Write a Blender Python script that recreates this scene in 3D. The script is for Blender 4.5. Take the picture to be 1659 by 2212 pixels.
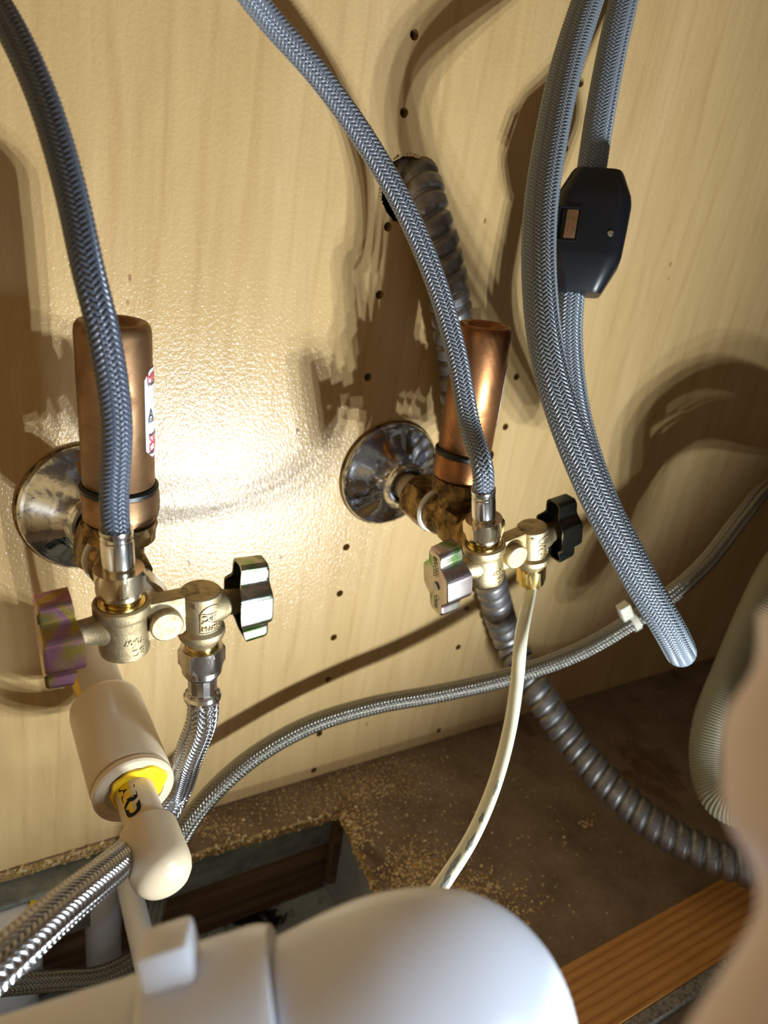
import bpy, bmesh, math, random
import numpy as np
from mathutils import Vector, Matrix, noise
from mathutils.geometry import delaunay_2d_cdt
random.seed(7); rng = np.random.default_rng(7)
for o in list(bpy.data.objects): bpy.data.objects.remove(o)
sc = bpy.context.scene; COL = sc.collection
PI = math.pi; MM = 0.001

# ------------------------------------------------------------------ camera
F = 1600.0; CX, CY = 829.5, 1106.0
Dn = np.array([-0.1424, 0.9055, 0.3998]); Xc = np.array([0.8563, -0.09, 0.5087])
Dn /= np.linalg.norm(Dn); Xc -= Dn*(Xc@Dn); Xc /= np.linalg.norm(Xc); Nc = np.cross(Xc, Dn)
R = np.stack([Xc, Nc, -Dn])                       # camera axes -> cabinet axes (X along the wall, Y into it, Z up)
CAM = np.array([0.0, -0.344, 0.3836])
def ray(u, v): return R@np.array([(u-CX)/F, (v-CY)/F, 1.0])
def at(u, v, Y=0.0):                              # point of the vertical plane Y
    r = ray(u, v); return Vector(CAM + r*(Y-CAM[1])/r[1])
def atz(u, v, z): return Vector(CAM + ray(u, v)*z)  # point at a distance z along the view
def flr(u, v, z=0.0):
    r = ray(u, v); return Vector(CAM + r*(z-CAM[2])/r[2])
cd = bpy.data.cameras.new('camera'); cam = bpy.data.objects.new('camera', cd); COL.objects.link(cam)
m = Matrix.Identity(4)
for i, c in enumerate((R@[1,0,0], -(R@[0,1,0]), -(R@[0,0,1]), CAM)):
    for j in range(3): m[j][i] = c[j]
cam.matrix_world = m
cd.sensor_fit = 'VERTICAL'; cd.sensor_height = 24; cd.sensor_width = 18; cd.lens = 24*F/2212
cd.clip_start = 0.005; cd.clip_end = 20
cd.dof.use_dof = True; cd.dof.focus_distance = 0.315; cd.dof.aperture_fstop = 6.5
sc.camera = cam

# ------------------------------------------------------------------ world, lamps, exposure
sc.view_settings.view_transform = 'Standard'; sc.view_settings.look = 'None'
sc.view_settings.gamma = 1; sc.view_settings.use_curve_mapping = False
sc.view_settings.exposure = 0.0
w = bpy.data.worlds.new('world'); sc.world = w; w.use_nodes = True
bg = w.node_tree.nodes['Background']; bg.inputs[0].default_value = (1.0, 0.90, 0.76, 1); bg.inputs[1].default_value = 0.12
LAMP = Vector((0.282, -0.490, 0.010)); AIM = Vector((0.08, 0.0, 0.54)); POWER = 4.5
ld = (AIM-LAMP).normalized(); lq = ld.to_track_quat('-Z', 'Y')
for i in range(3):
    for j in range(2):                            # the work light is a small array of LEDs
        l = bpy.data.lights.new('work_light', 'SPOT'); l.energy = POWER; l.color = (0.86, 0.95, 1.0)
        l.spot_size = math.radians(112); l.spot_blend = 1.0; l.shadow_soft_size = 0.0028
        lo = bpy.data.objects.new('work_light', l); COL.objects.link(lo)
        lo.rotation_mode = 'QUATERNION'; lo.rotation_quaternion = lq
        lo.location = LAMP + lq@Vector(((i-1)*0.026, (j-0.5)*0.028, 0))

al = bpy.data.lights.new('elbow_fill_light', 'AREA'); al.shape = 'RECTANGLE'; al.size = .10; al.size_y = .14; al.energy = .12; al.color = (0.72, 0.86, 1.0); al.spread = math.radians(42)
ao = bpy.data.objects.new('elbow_fill_light', al); COL.objects.link(ao); ao.location = (.27, -.545, .31)    # unseen fill lamp, added to brighten the white drain elbow
ao.rotation_mode = 'QUATERNION'; ao.rotation_quaternion = (Vector((.085, -.275, .222))-ao.location).to_track_quat('-Z', 'Y')

# ------------------------------------------------------------------ materials
def mat(name, col=(.8,.8,.8), rough=.5, metal=0.0, spec=.5):
    m = bpy.data.materials.new(name); m.use_nodes = True; nt = m.node_tree; b = nt.nodes['Principled BSDF']
    b.inputs['Base Color'].default_value = (*col, 1); b.inputs['Roughness'].default_value = rough
    b.inputs['Metallic'].default_value = metal; b.inputs['Specular IOR Level'].default_value = spec
    return m, nt, b
def nd(nt, t, **k):
    n = nt.nodes.new(t)
    for a, v in k.items():
        if a in n.inputs: n.inputs[a].default_value = v
        else: setattr(n, a, v)
    return n
def coords(nt, sc_=(1,1,1), rot=(0,0,0), kind='Object'):
    t = nd(nt, 'ShaderNodeTexCoord'); mp = nd(nt, 'ShaderNodeMapping')
    mp.inputs['Scale'].default_value = sc_; mp.inputs['Rotation'].default_value = rot
    nt.links.new(t.outputs[kind], mp.inputs[0]); return mp.outputs[0]
def noi(nt, vec, scale, detail=4, rough=.55, dist=0.0):
    n = nd(nt, 'ShaderNodeTexNoise'); n.inputs['Scale'].default_value = scale; n.inputs['Detail'].default_value = detail
    n.inputs['Roughness'].default_value = rough; n.inputs['Distortion'].default_value = dist
    nt.links.new(vec, n.inputs['Vector']); return n.outputs['Fac']
def ramp(nt, fac, stops):
    r = nd(nt, 'ShaderNodeValToRGB'); e = r.color_ramp.elements
    while len(e) < len(stops): e.new(0.5)
    for i, (p, c) in enumerate(stops): e[i].position = p; e[i].color = (*c, 1) if len(c) == 3 else c
    nt.links.new(fac, r.inputs[0]); return r.outputs[0]
def mixc(nt, f, a, b, mode='MIX'):
    n = nd(nt, 'ShaderNodeMix', data_type='RGBA', blend_type=mode)
    for s, v in ((0, f), (6, a), (7, b)):
        if isinstance(v, (int, float)): n.inputs[s].default_value = v
        elif isinstance(v, tuple): n.inputs[s].default_value = (*v, 1)
        else: nt.links.new(v, n.inputs[s])
    return n.outputs[2]
def bump(nt, b, h, strength=.3, dist=.001, prev=None):
    n = nd(nt, 'ShaderNodeBump'); n.inputs['Strength'].default_value = strength; n.inputs['Distance'].default_value = dist
    nt.links.new(h, n.inputs['Height'])
    if prev: nt.links.new(prev, n.inputs['Normal'])
    nt.links.new(n.outputs[0], b.inputs['Normal']); return n.outputs[0]

def maple():
    m, nt, b = mat('maple_veneer', rough=.20, spec=.5)
    L = nt.links.new
    v = coords(nt, (1, 1, .10)); g = noi(nt, v, 170, 6, .6, .6)
    v2 = coords(nt, (1, 1, .16), (0, math.radians(7), 0)); g2 = noi(nt, v2, 22, 5, .55, 1.2)
    v3 = coords(nt); g3 = noi(nt, v3, 5, 3, .5)
    c = ramp(nt, g2, [(0.2, (.60,.405,.175)), (.48, (.66,.455,.207)), (.8, (.72,.505,.25))])
    c = mixc(nt, .35, c, ramp(nt, g, [(.3, (.72,.66,.60)), (.6, (1,1,1))]), 'MULTIPLY')
    # long slanted growth lines
    wv = nd(nt, 'ShaderNodeTexWave'); wv.wave_type = 'BANDS'; wv.bands_direction = 'X'
    wv.inputs['Scale'].default_value = 16; wv.inputs['Distortion'].default_value = 9; wv.inputs['Detail'].default_value = 3; wv.inputs['Detail Scale'].default_value = 1.2
    L(coords(nt, (1, 1, .12), (0, math.radians(-9), 0)), wv.inputs['Vector'])
    c = mixc(nt, .3, c, ramp(nt, wv.outputs['Fac'], [(0, (.82,.74,.66)), (.13, (1,1,1)), (1, (1,1,1))]), 'MULTIPLY')
    # scattered dark flecks and faint scuffs
    vo = nd(nt, 'ShaderNodeTexVoronoi'); vo.inputs['Scale'].default_value = 42; L(coords(nt, (1,1,.6)), vo.inputs['Vector'])
    c = mixc(nt, .8, c, ramp(nt, vo.outputs['Distance'], [(0, (.30,.18,.09)), (.035, (.45,.3,.18)), (.055, (1,1,1))]), 'MULTIPLY')
    sc_ = noi(nt, coords(nt, (.35, 1, 1.6), (0, math.radians(18), 0)), 38, 8, .7, .3)
    c = mixc(nt, .35, c, ramp(nt, sc_, [(0, (1,1,1)), (.66, (1,1,1)), (.72, (.6,.55,.5)), (.78, (1,1,1))]), 'MULTIPLY')
    L(c, b.inputs['Base Color'])
    f = noi(nt, coords(nt, (1, 1, .8)), 620, 3, .6)
    f2 = noi(nt, coords(nt, (1, 1, .25)), 1500, 2, .5)
    n1 = bump(nt, b, f, .5, .0006); bump(nt, b, f2, .12, .0004, n1)
    return m
def particle(name='laminate_floor'):
    m, nt, b = mat(name, rough=.6, spec=.3); L = nt.links.new
    g = noi(nt, coords(nt), 30, 6, .65); h = noi(nt, coords(nt), 260, 4, .6)
    c = ramp(nt, g, [(.3, (.20,.14,.09)), (.55, (.31,.225,.155)), (.75, (.38,.29,.21))])
    c = mixc(nt, .5, c, ramp(nt, h, [(.3, (.6,.6,.6)), (.6, (1,1,1)), (.75, (1.0,1.0,1.0))]), 'MULTIPLY')
    s = noi(nt, coords(nt, (1, .5, 1)), 14, 7, .7, .8)
    c = mixc(nt, .7, c, ramp(nt, s, [(0, (1,1,1)), (.60, (1,1,1)), (.64, (.55,.42,.34)), (.7, (.6,.48,.4))]), 'MULTIPLY')
    L(c, b.inputs['Base Color']); bump(nt, b, h, .4, .0008); return m
def rawedge():
    m, nt, b = mat('raw_particle_board', rough=.85, spec=.2); L = nt.links.new
    g = noi(nt, coords(nt), 700, 5, .7)
    L(ramp(nt, g, [(.3, (.38,.22,.06)), (.5, (.72,.46,.15)), (.7, (.92,.72,.36))]), b.inputs['Base Color'])
    bump(nt, b, g, 1.0, .0025); return m
def grainwood(name, c0, c1, c2, scale=60, rot=0, stretch=(.06, 1, 1), rough=.5):
    m, nt, b = mat(name, rough=rough, spec=.4); L = nt.links.new
    wv = nd(nt, 'ShaderNodeTexWave'); wv.bands_direction = 'Y'; wv.wave_profile = 'SAW'
    wv.inputs['Scale'].default_value = scale; wv.inputs['Distortion'].default_value = 5; wv.inputs['Detail'].default_value = 2; wv.inputs['Detail Scale'].default_value = .5
    L(coords(nt, stretch, (0, 0, rot)), wv.inputs['Vector'])
    n = noi(nt, coords(nt, (.1, 1, 1)), 420, 5, .6)
    c = ramp(nt, wv.outputs['Fac'], [(0, c1), (.4, c2), (.80, c1), (.93, tuple((p+q)/2 for p, q in zip(c0, c1))), (1, c1)])
    c = mixc(nt, .45, c, ramp(nt, n, [(.3, (.62,.58,.52)), (.6, (1,1,1))]), 'MULTIPLY')
    L(c, b.inputs['Base Color']); bump(nt, b, n, .35, .0006); return m
def metal(name, col, rough=.3, bstr=0.0, bscale=900, dirt=None, dscale=150, dlo=.45, dhi=.6, metalness=1.0):
    m, nt, b = mat(name, col, rough, metalness); L = nt.links.new
    if dirt:
        n = noi(nt, coords(nt), dscale, 6, .65, .4)
        L(mixc(nt, ramp(nt, n, [(dlo, (0,0,0)), (dhi, (1,1,1))]), col, dirt), b.inputs['Base Color'])
        L(ramp(nt, n, [(dlo, (rough,)*3), (dhi, (min(1, rough+.25),)*3)]), b.inputs['Roughness'])
    if bstr:
        bump(nt, b, noi(nt, coords(nt), bscale, 3, .6), bstr, .0003)
    return m
def irid(name, stops, rough=.24, scale=55):
    m, nt, b = mat(name, rough=rough, metal=1.0); L = nt.links.new
    n = noi(nt, coords(nt, (1, 1, .8)), scale, 2, .5, .7)
    c = ramp(nt, n, stops)
    g = noi(nt, coords(nt), 1400, 3, .6)
    c = mixc(nt, .4, c, ramp(nt, g, [(.35, (.55,.55,.5)), (.6, (1,1,1))]), 'MULTIPLY')
    L(c, b.inputs['Base Color']); bump(nt, b, g, .12, .0003); return m
def plastic(name, col, rough=.4, sss=0.0, bstr=0.0, spots=None):
    m, nt, b = mat(name, col, rough)
    if sss:
        b.inputs['Subsurface Weight'].default_value = sss; b.inputs['Subsurface Radius'].default_value = (.004, .003, .002); b.inputs['Subsurface Scale'].default_value = 1.0
    if spots:
        n = noi(nt, coords(nt), 160, 7, .7)
        nt.links.new(mixc(nt, ramp(nt, n, [(.66, (0,0,0)), (.72, (1,1,1))]), col, spots), b.inputs['Base Color'])
    if bstr: bump(nt, b, noi(nt, coords(nt), 400, 3), bstr, .0005)
    return m
M = {}
M['maple'] = maple(); M['floor'] = particle(); M['raw'] = rawedge()
M['cabinet'] = mat('cabinet_side', (.16,.09,.04), .6)[0]
M['plank'] = grainwood('cedar_plank', (.20,.075,.015), (.62,.28,.07), (.74,.37,.11), 62, .02, (.09, 1, 1))
M['oldwood'] = grainwood('old_brown_wood', (.05,.03,.016), (.16,.085,.045), (.26,.15,.08), 260, 0, (.04, 1, 1), .8)
M['brass'] = metal('cast_brass', (.62,.50,.29), .42, .6, 2600, (.40,.31,.17), 260, .5, .75)
M['brass2'] = metal('cast_brass_dull', (.46,.37,.22), .45, .6, 2600, (.30,.22,.12), 260, .45, .75)
M['bright_brass'] = metal('machined_brass', (.80,.60,.22), .17)
M['nutbrass'] = metal('plated_brass_nut', (.70,.60,.42), .22, .1, 1200)
M['aged'] = metal('aged_brass', (.34,.21,.07), .38, .5, 700, (.07,.045,.02), 170, .40, .62, .85)
M['copper'] = metal('aged_copper', (.42,.19,.075), .34, .15, 600, (.22,.09,.035), 70, .35, .7, .9)
M['copper2'] = metal('brown_copper', (.33,.19,.095), .38, .15, 600, (.20,.105,.05), 70, .35, .7, .9)
M['ring'] = metal('dark_groove', (.05,.05,.05), .45)
M['chrome'] = metal('chrome_spotted', (.80,.82,.85), .07, .04, 120, (.26,.27,.34), 110, .48, .60)
M['steel'] = metal('crimped_steel', (.78,.77,.76), .18)
M['nickel'] = metal('nickel_nut', (.62,.58,.53), .25, .2, 900)
M['wire'] = metal('steel_braid', (.50,.50,.52), .24)
M['wire2'] = metal('steel_braid_worn', (.36,.35,.31), .28)
M['core'] = mat('hose_core', (.012,.013,.015), .7)[0]
M['nylon'] = mat('grey_nylon_braid', (.215,.245,.30), .27, 0.15, .9)[0]
M['nylon_dark'] = mat('dark_nylon_braid', (.10,.12,.165), .30, 0.15, .8)[0]
M['nylon_light'] = mat('light_grey_nylon_braid', (.23,.27,.32), .30, 0.1, .9)[0]
M['conduit'] = metal('galvanised_conduit', (.40,.39,.39), .42, .2, 300, (.20,.19,.19), 90, .4, .7, .9)
M['goldirid'] = irid('yellow_chromate', [(.28, (.55,.42,.08)), (.42, (.52,.24,.36)), (.5, (.55,.30,.42)), (.58, (.58,.40,.12)), (.7, (.25,.33,.16))])
M['greyirid'] = irid('green_grey_chromate', [(.3, (.42,.45,.34)), (.45, (.28,.33,.26)), (.55, (.55,.50,.45)), (.68, (.22,.36,.13))])
M['darkirid'] = irid('dark_zinc', [(.3, (.16,.17,.15)), (.5, (.10,.11,.10)), (.7, (.24,.23,.17))])
M['silveririd'] = irid('pink_silver_zinc', [(.3, (.62,.58,.56)), (.45, (.56,.42,.44)), (.55, (.62,.60,.52)), (.66, (.24,.42,.12)), (.75, (.5,.5,.45))])
M['handlein'] = mat('handle_inside', (.10,.06,.02), .5, .8)[0]
M['cpvc'] = plastic('cream_cpvc', (.66,.53,.36), .33, .08, 0, (.40,.30,.2))
M['cpvc_old'] = plastic('dusty_cpvc', (.55,.46,.34), .5, 0, .2, (.2,.15,.1))
M['glue'] = plastic('yellow_glue', (.85,.55,.02), .25, 0, .3)
M['ink'] = mat('black_ink', (.012,.013,.015), .5)[0]
M['pvc'] = plastic('white_plastic', (.82,.84,.91), .32, .35)
M['beige'] = plastic('beige_plastic', (.90,.80,.84), .45, .1)
M['pinkish'] = plastic('pinkish_plastic', (.70,.44,.36), .5, .1)
M['tube'] = plastic('milky_tubing', (.80,.78,.60), .22, .35)
M['tubepatch'] = plastic('worn_patch', (.32,.33,.27), .5)
M['drainhose'] = plastic('shaded_cream_corrugated', (.27,.25,.165), .5)  # cream hose darkened: the shade it lies in is put into the colour
M['black'] = mat('black_plastic', (.008,.0095,.013), .36, 0, .45)[0]
M['white'] = plastic('white_nylon', (.85,.82,.68), .4)
M['paper'] = mat('label_paper', (.80,.80,.82), .35)[0]
M['red'] = mat('label_red', (.60,.02,.04), .4)[0]
M['teflon'] = plastic('white_tape', (.72,.70,.62), .5, 0, .3)
def mold():
    m, nt, b = mat('mouldy_paint', rough=.6); L = nt.links.new
    a = noi(nt, coords(nt), 22, 8, .68, .5); g = noi(nt, coords(nt), 9, 4, .6)
    c = ramp(nt, g, [(.35, (.34,.39,.36)), (.55, (.72,.78,.74)), (.7, (.58,.54,.46))])
    L(mixc(nt, ramp(nt, a, [(.50, (0,0,0)), (.545, (1,1,1))]), c, (.008,.008,.009)), b.inputs['Base Color'])
    bump(nt, b, a, .5, .002); return m
M['mold'] = mold()
def gritty(name, c0, c1, sc_):
    m, nt, b = mat(name, rough=.8); n = noi(nt, coords(nt), sc_, 7, .65)
    nt.links.new(ramp(nt, n, [(.35, c0), (.65, c1)]), b.inputs['Base Color']); bump(nt, b, n, .5, .002); return m
M['concrete'] = gritty('grey_dirty_board', (.15,.165,.145), (.34,.35,.31), 60)
M['drywall'] = gritty('pale_grey_board', (.40,.42,.46), (.55,.57,.60), 25)
M['silver'] = metal('silvery_chipped_edge', (.45,.42,.38), .45, .8, 900, (.2,.18,.15), 500, .45, .6, .6)
def dust():
    m, nt, b = mat('sawdust', rough=.9); oi = nd(nt, 'ShaderNodeNewGeometry')
    nt.links.new(ramp(nt, oi.outputs['Random Per Island'], [(0, (.42,.27,.10)), (.45, (.74,.55,.28)), (.85, (.90,.74,.45)), (1, (.72,.42,.10))]), b.inputs['Base Color']); return m
M['dust'] = dust()

# ------------------------------------------------------------------ mesh helpers
def link(name, me, material, parent=None):
    o = bpy.data.objects.new(name, me); COL.objects.link(o)
    if material: me.materials.append(M[material] if isinstance(material, str) else material)
    if parent: o.parent = parent
    return o
def mesh(name, V, Fc, material, parent=None, smooth=40):
    me = bpy.data.meshes.new(name); me.from_pydata([tuple(v) for v in V], [], [tuple(f) for f in Fc]); me.update()
    bm = bmesh.new(); bm.from_mesh(me); bmesh.ops.recalc_face_normals(bm, faces=bm.faces); bm.to_mesh(me); bm.free()
    if smooth:
        me.polygons.foreach_set('use_smooth', [True]*len(me.polygons)); me.set_sharp_from_angle(angle=math.radians(smooth))
    return link(name, me, material, parent)
class G:                                          # collects shapes that make up ONE part
    def __init__(s): s.V = []; s.F = []
    def add(s, V, Fc, T=None):
        n = len(s.V); s.V += [(T@Vector(v) if T else Vector(v)) for v in V]; s.F += [tuple(i+n for i in f) for f in Fc]; return s
    def build(s, name, material, parent=None, smooth=40): return mesh(name, s.V, s.F, material, parent, smooth)
def sm(name, shape, T, material, parent=None, smooth=40):   # one transformed shape as one mesh
    return mesh(name, [T@Vector(v) for v in shape[0]], shape[1], material, parent, smooth)
def lathe(prof, seg=48):                          # prof: (radius, height) along +Z, closed at both ends when radius 0
    V = []; Fc = []
    idx = []
    for r, h in prof:
        if r < 1e-7: idx.append([len(V)]); V.append((0, 0, h))
        else:
            idx.append(list(range(len(V), len(V)+seg))); V += [(r*math.cos(2*PI*k/seg), r*math.sin(2*PI*k/seg), h) for k in range(seg)]
    for a, b in zip(idx, idx[1:]):
        for k in range(seg):
            k2 = (k+1) % seg
            if len(a) == 1 and len(b) == 1: continue
            if len(a) == 1: Fc.append((a[0], b[k], b[k2]))
            elif len(b) == 1: Fc.append((a[k], b[0], a[k2]))
            else: Fc.append((a[k], b[k], b[k2], a[k2]))
    return V, Fc
def cyl(r, h0, h1, bev=.0004, seg=48): return lathe([(0, h0), (r-bev, h0), (r, h0+bev), (r, h1-bev), (r-bev, h1), (0, h1)], seg)
def hexn(af, h0, h1, rot=0.0, ch=.0012, hole=None):   # hexagonal nut, across flats af, chamfered corners
    seg = 48; V = []; Fc = []
    ri = af/2; ro = ri/math.cos(PI/6)
    def hr(a): return ri/math.cos(((a-rot) % (PI/3))-PI/6)
    rc = ri*1.02
    rows = [(lambda a: rc*.86, h0), (lambda a: rc, h0), (lambda a: min(hr(a), rc+(ro-rc)*1.0), h0+ch), (hr, h1-ch), (lambda a: rc, h1), (lambda a: rc*.86, h1)]
    seg = 72
    for fn, h in rows:
        for k in range(seg):
            a = 2*PI*k/seg+rot; r = fn(a); V.append((r*math.cos(a), r*math.sin(a), h))
    for q in range(len(rows)-1):
        for k in range(seg):
            k2 = (k+1) % seg; Fc.append((q*seg+k, (q+1)*seg+k, (q+1)*seg+k2, q*seg+k2))
    Fc.append(tuple(range(seg))); Fc.append(tuple((len(rows)-1)*seg+k for k in range(seg)))
    return V, Fc
def frame(o, z, x=None):                          # matrix whose Z is z
    z = Vector(z).normalized(); x = Vector(x) if x is not None else (Vector((1,0,0)) if abs(z.x) < .8 else Vector((0,1,0)))
    x = (x - z*x.dot(z)).normalized(); y = z.cross(x)
    m = Matrix.Identity(4)
    for j in range(3): m[j][0] = x[j]; m[j][1] = y[j]; m[j][2] = z[j]; m[j][3] = o[j]
    return m
def box(x0, x1, y0, y1, z0, z1, bev=0.0):
    bm = bmesh.new(); bmesh.ops.create_cube(bm, size=1)
    for v in bm.verts: v.co = Vector(((x0+x1)/2+v.co.x*(x1-x0), (y0+y1)/2+v.co.y*(y1-y0), (z0+z1)/2+v.co.z*(z1-z0)))
    if bev: bmesh.ops.bevel(bm, geom=list(bm.edges), offset=bev, segments=2, affect='EDGES', profile=.5)
    bm.verts.index_update(); r = [v.co.copy() for v in bm.verts], [[v.index for v in f.verts] for f in bm.faces]; bm.free(); return r
def catmull(P, n=24):
    P = np.array([list(p) for p in P], float); Q = np.vstack([2*P[0]-P[1], P, 2*P[-1]-P[-2]]); out = []
    for i in range(1, len(Q)-2):
        p0, p1, p2, p3 = Q[i-1:i+3]
        d1 = np.linalg.norm(p1-p0)**.5+1e-9; d2 = np.linalg.norm(p2-p1)**.5+1e-9; d3 = np.linalg.norm(p3-p2)**.5+1e-9
        m1 = d2*((p1-p0)/d1-(p2-p0)/(d1+d2)+(p2-p1)/d2); m2 = d2*((p2-p1)/d2-(p3-p1)/(d2+d3)+(p3-p2)/d3)
        t = np.linspace(0, 1, n, endpoint=False)[:, None]
        out.append((2*t**3-3*t**2+1)*p1+(t**3-2*t**2+t)*m1+(-2*t**3+3*t**2)*p2+(t**3-t**2)*m2)
    out.append(Q[-2][None]); return np.vstack(out)
class Path:
    def __init__(s, P, up=(0, 0, 1), raw=False):
        C = np.array(P, float) if raw else catmull(P); 
        d = np.r_[0, np.cumsum(np.linalg.norm(np.diff(C, axis=0), axis=1))]; s.L = d[-1]
        n = max(40, int(s.L/.0006)); s.t = np.linspace(0, s.L, n); C = np.stack([np.interp(s.t, d, C[:, i]) for i in range(3)], 1)
        k = np.hanning(31); k /= k.sum(); Cp = np.vstack([2*C[0]-C[15:0:-1], C, 2*C[-1]-C[-2:-17:-1]])
        s.C = np.stack([np.convolve(Cp[:, i], k, 'valid') for i in range(3)], 1)
        T = np.gradient(s.C, axis=0); T /= np.linalg.norm(T, axis=1)[:, None]; s.T = T
        u = np.array(up, float); A = np.zeros_like(T); a = u-T[0]*(u@T[0])
        if np.linalg.norm(a) < 1e-3: a = np.array([1., 0, 0])-T[0]*T[0][0]
        a /= np.linalg.norm(a)
        for i in range(n):
            a = a-T[i]*(a@T[i]); a /= np.linalg.norm(a); A[i] = a
        s.A = A; s.B = np.cross(T, A)
    def ev(s, t):
        f = lambda X: np.stack([np.interp(t, s.t, X[:, i]) for i in range(3)], -1)
        return f(s.C), f(s.T), f(s.A), f(s.B)
def fastmesh(name, V, Q, material, parent=None, smooth=True):
    me = bpy.data.meshes.new(name); me.vertices.add(len(V)); me.vertices.foreach_set('co', np.asarray(V, np.float32).ravel())
    me.loops.add(len(Q)*4); me.loops.foreach_set('vertex_index', np.asarray(Q, np.int32).ravel())
    me.polygons.add(len(Q)); me.polygons.foreach_set('loop_start', np.arange(0, len(Q)*4, 4, dtype=np.int32))
    me.polygons.foreach_set('use_smooth', [smooth]*len(Q)); me.update(calc_edges=True); me.validate()
    return link(name, me, material, parent)
def tube(path, rfun, seg, step, name, material, parent=None, t0=0, t1=None, caps=True):
    t1 = path.L if t1 is None else t1; t = np.linspace(t0, t1, max(3, int((t1-t0)/step)))
    C, T, A, B = path.ev(t); th = np.linspace(0, 2*PI, seg, endpoint=False)
    r = rfun(t[:, None], th[None, :])*np.ones((len(t), seg))
    V = C[:, None]+r[..., None]*(A[:, None]*np.cos(th)[None, :, None]+B[:, None]*np.sin(th)[None, :, None])
    i = np.arange(len(t)-1)[:, None]*seg; k = np.arange(seg)[None, :]; k2 = (k+1) % seg
    Q = np.stack([i+k, i+k2, i+seg+k2, i+seg+k], -1).reshape(-1, 4)
    V = V.reshape(-1, 3)
    if caps:
        n0 = len(V); V = np.vstack([V, C[0], C[-1]]); e = (len(t)-1)*seg; k = np.arange(seg); k2 = (k+1) % seg
        # close with degenerate-free fans made of quads over two neighbouring segments
        k = k[::2]; a = (k+1) % seg; b_ = (k+2) % seg
        Q = np.vstack([Q, np.stack([b_, a, k, np.full(len(k), n0)], -1), np.stack([e+k, e+a, e+b_, np.full(len(k), n0+1)], -1)])
    return fastmesh(name, V, Q, material, parent)
def braid(path, r, n, name, material, parent, t0=0, t1=None, tana=1.25, amp=None, thick=None, fill=.98):
    """2/2 twill braid: n flat strands each way, really passing over and under one another."""
    t1 = path.L if t1 is None else t1
    al = math.atan(tana); w = 2*PI*r*math.cos(al)/n*fill/2; amp = amp or .16*w; thick = thick or .34*w
    k = tana/r; dt = PI/(n*k); ns = max(8, int((t1-t0)/dt*2.6)); t = np.linspace(t0, t1, ns)
    C, T, A, B = path.ev(t); prof = np.array([(-1, -.9), (-.72, .25), (-.25, 1.0), (.25, 1.0), (.72, .25), (1, -.9)]); m = len(prof)
    Vs = []; Qs = []; off = 0
    for s in (1, -1):
        for i in range(n):
            tau = k*t*n/(2*PI); th = 2*PI*i/n+s*k*t
            ph = 2*i+s*2*tau; c = np.cos(PI/2*(ph-.5)); h = s*amp*np.clip(c*1.7, -1, 1)
            nn = A*np.cos(th)[:, None]+B*np.sin(th)[:, None]; bb = -A*np.sin(th)[:, None]+B*np.cos(th)[:, None]
            tg = T*math.cos(al)+s*bb*math.sin(al); wd = np.cross(nn, tg)
            base = C+nn*(r+h)[:, None]
            V = base[:, None]+wd[:, None]*(prof[:, 0]*w)[None, :, None]+nn[:, None]*(prof[:, 1]*thick-thick*.5)[None, :, None]
            # follow the round surface towards the strand's edges
            V = V-nn[:, None]*((prof[:, 0]*w*math.cos(al))**2/(2*r))[None, :, None]
            Vs.append(V.reshape(-1, 3)); ii = np.arange(ns-1)[:, None]*m; kk = np.arange(m-1)[None, :]
            Qs.append((np.stack([ii+kk, ii+kk+1, ii+m+kk+1, ii+m+kk], -1)+off).reshape(-1, 4)); off += ns*m
    return fastmesh(name, np.vstack(Vs), np.vstack(Qs), material, parent)
def text_vf(s, size, ext, bold=0.0):
    cu = bpy.data.curves.new('t', 'FONT'); cu.body = s; cu.size = size; cu.extrude = ext; cu.align_x = 'CENTER'; cu.align_y = 'CENTER'; cu.resolution_u = 3; cu.offset = bold
    o = bpy.data.objects.new('t', cu); COL.objects.link(o); dg = bpy.context.evaluated_depsgraph_get(); dg.update()
    me = bpy.data.meshes.new_from_object(o.evaluated_get(dg)); V = [v.co.copy() for v in me.vertices]; Fc = [tuple(p.vertices) for p in me.polygons]
    bpy.data.objects.remove(o); bpy.data.curves.remove(cu); bpy.data.meshes.remove(me); return V, Fc
def wrap(V, r, a0, h0, flip=False):               # flat (x,y,z) text -> on a cylinder of radius r about local Z
    out = []
    for v in V:
        x, y = (-v.x, -v.y) if flip else (v.x, v.y)
        a = a0+x/r; rr = r+v.z; out.append(Vector((rr*math.cos(a), rr*math.sin(a), h0+y)))
    return out
def empty(name, loc=(0,0,0)):
    o = bpy.data.objects.new(name, None); COL.objects.link(o); o.location = loc; o.empty_display_size = .01; return o
def thing(name, label, cat, group=None):
    o = empty(name); o['label'] = label; o['category'] = cat
    if group: o['group'] = group
    return o
def tag(o, label, cat, group=None, kind=None):
    o['label'] = label; o['category'] = cat
    if group: o['group'] = group
    if kind: o['kind'] = kind
    return o
def struct(o, label=None):
    o['kind'] = 'structure'
    if label: o['label'] = label
    return o
def inside(x, y, poly):
    c = False; j = len(poly)-1
    for i in range(len(poly)):
        xi, yi = poly[i]; xj, yj = poly[j]
        if (yi > y) != (yj > y) and x < (xj-xi)*(y-yi)/(yj-yi+1e-12)+xi: c = not c
        j = i
    return c
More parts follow.
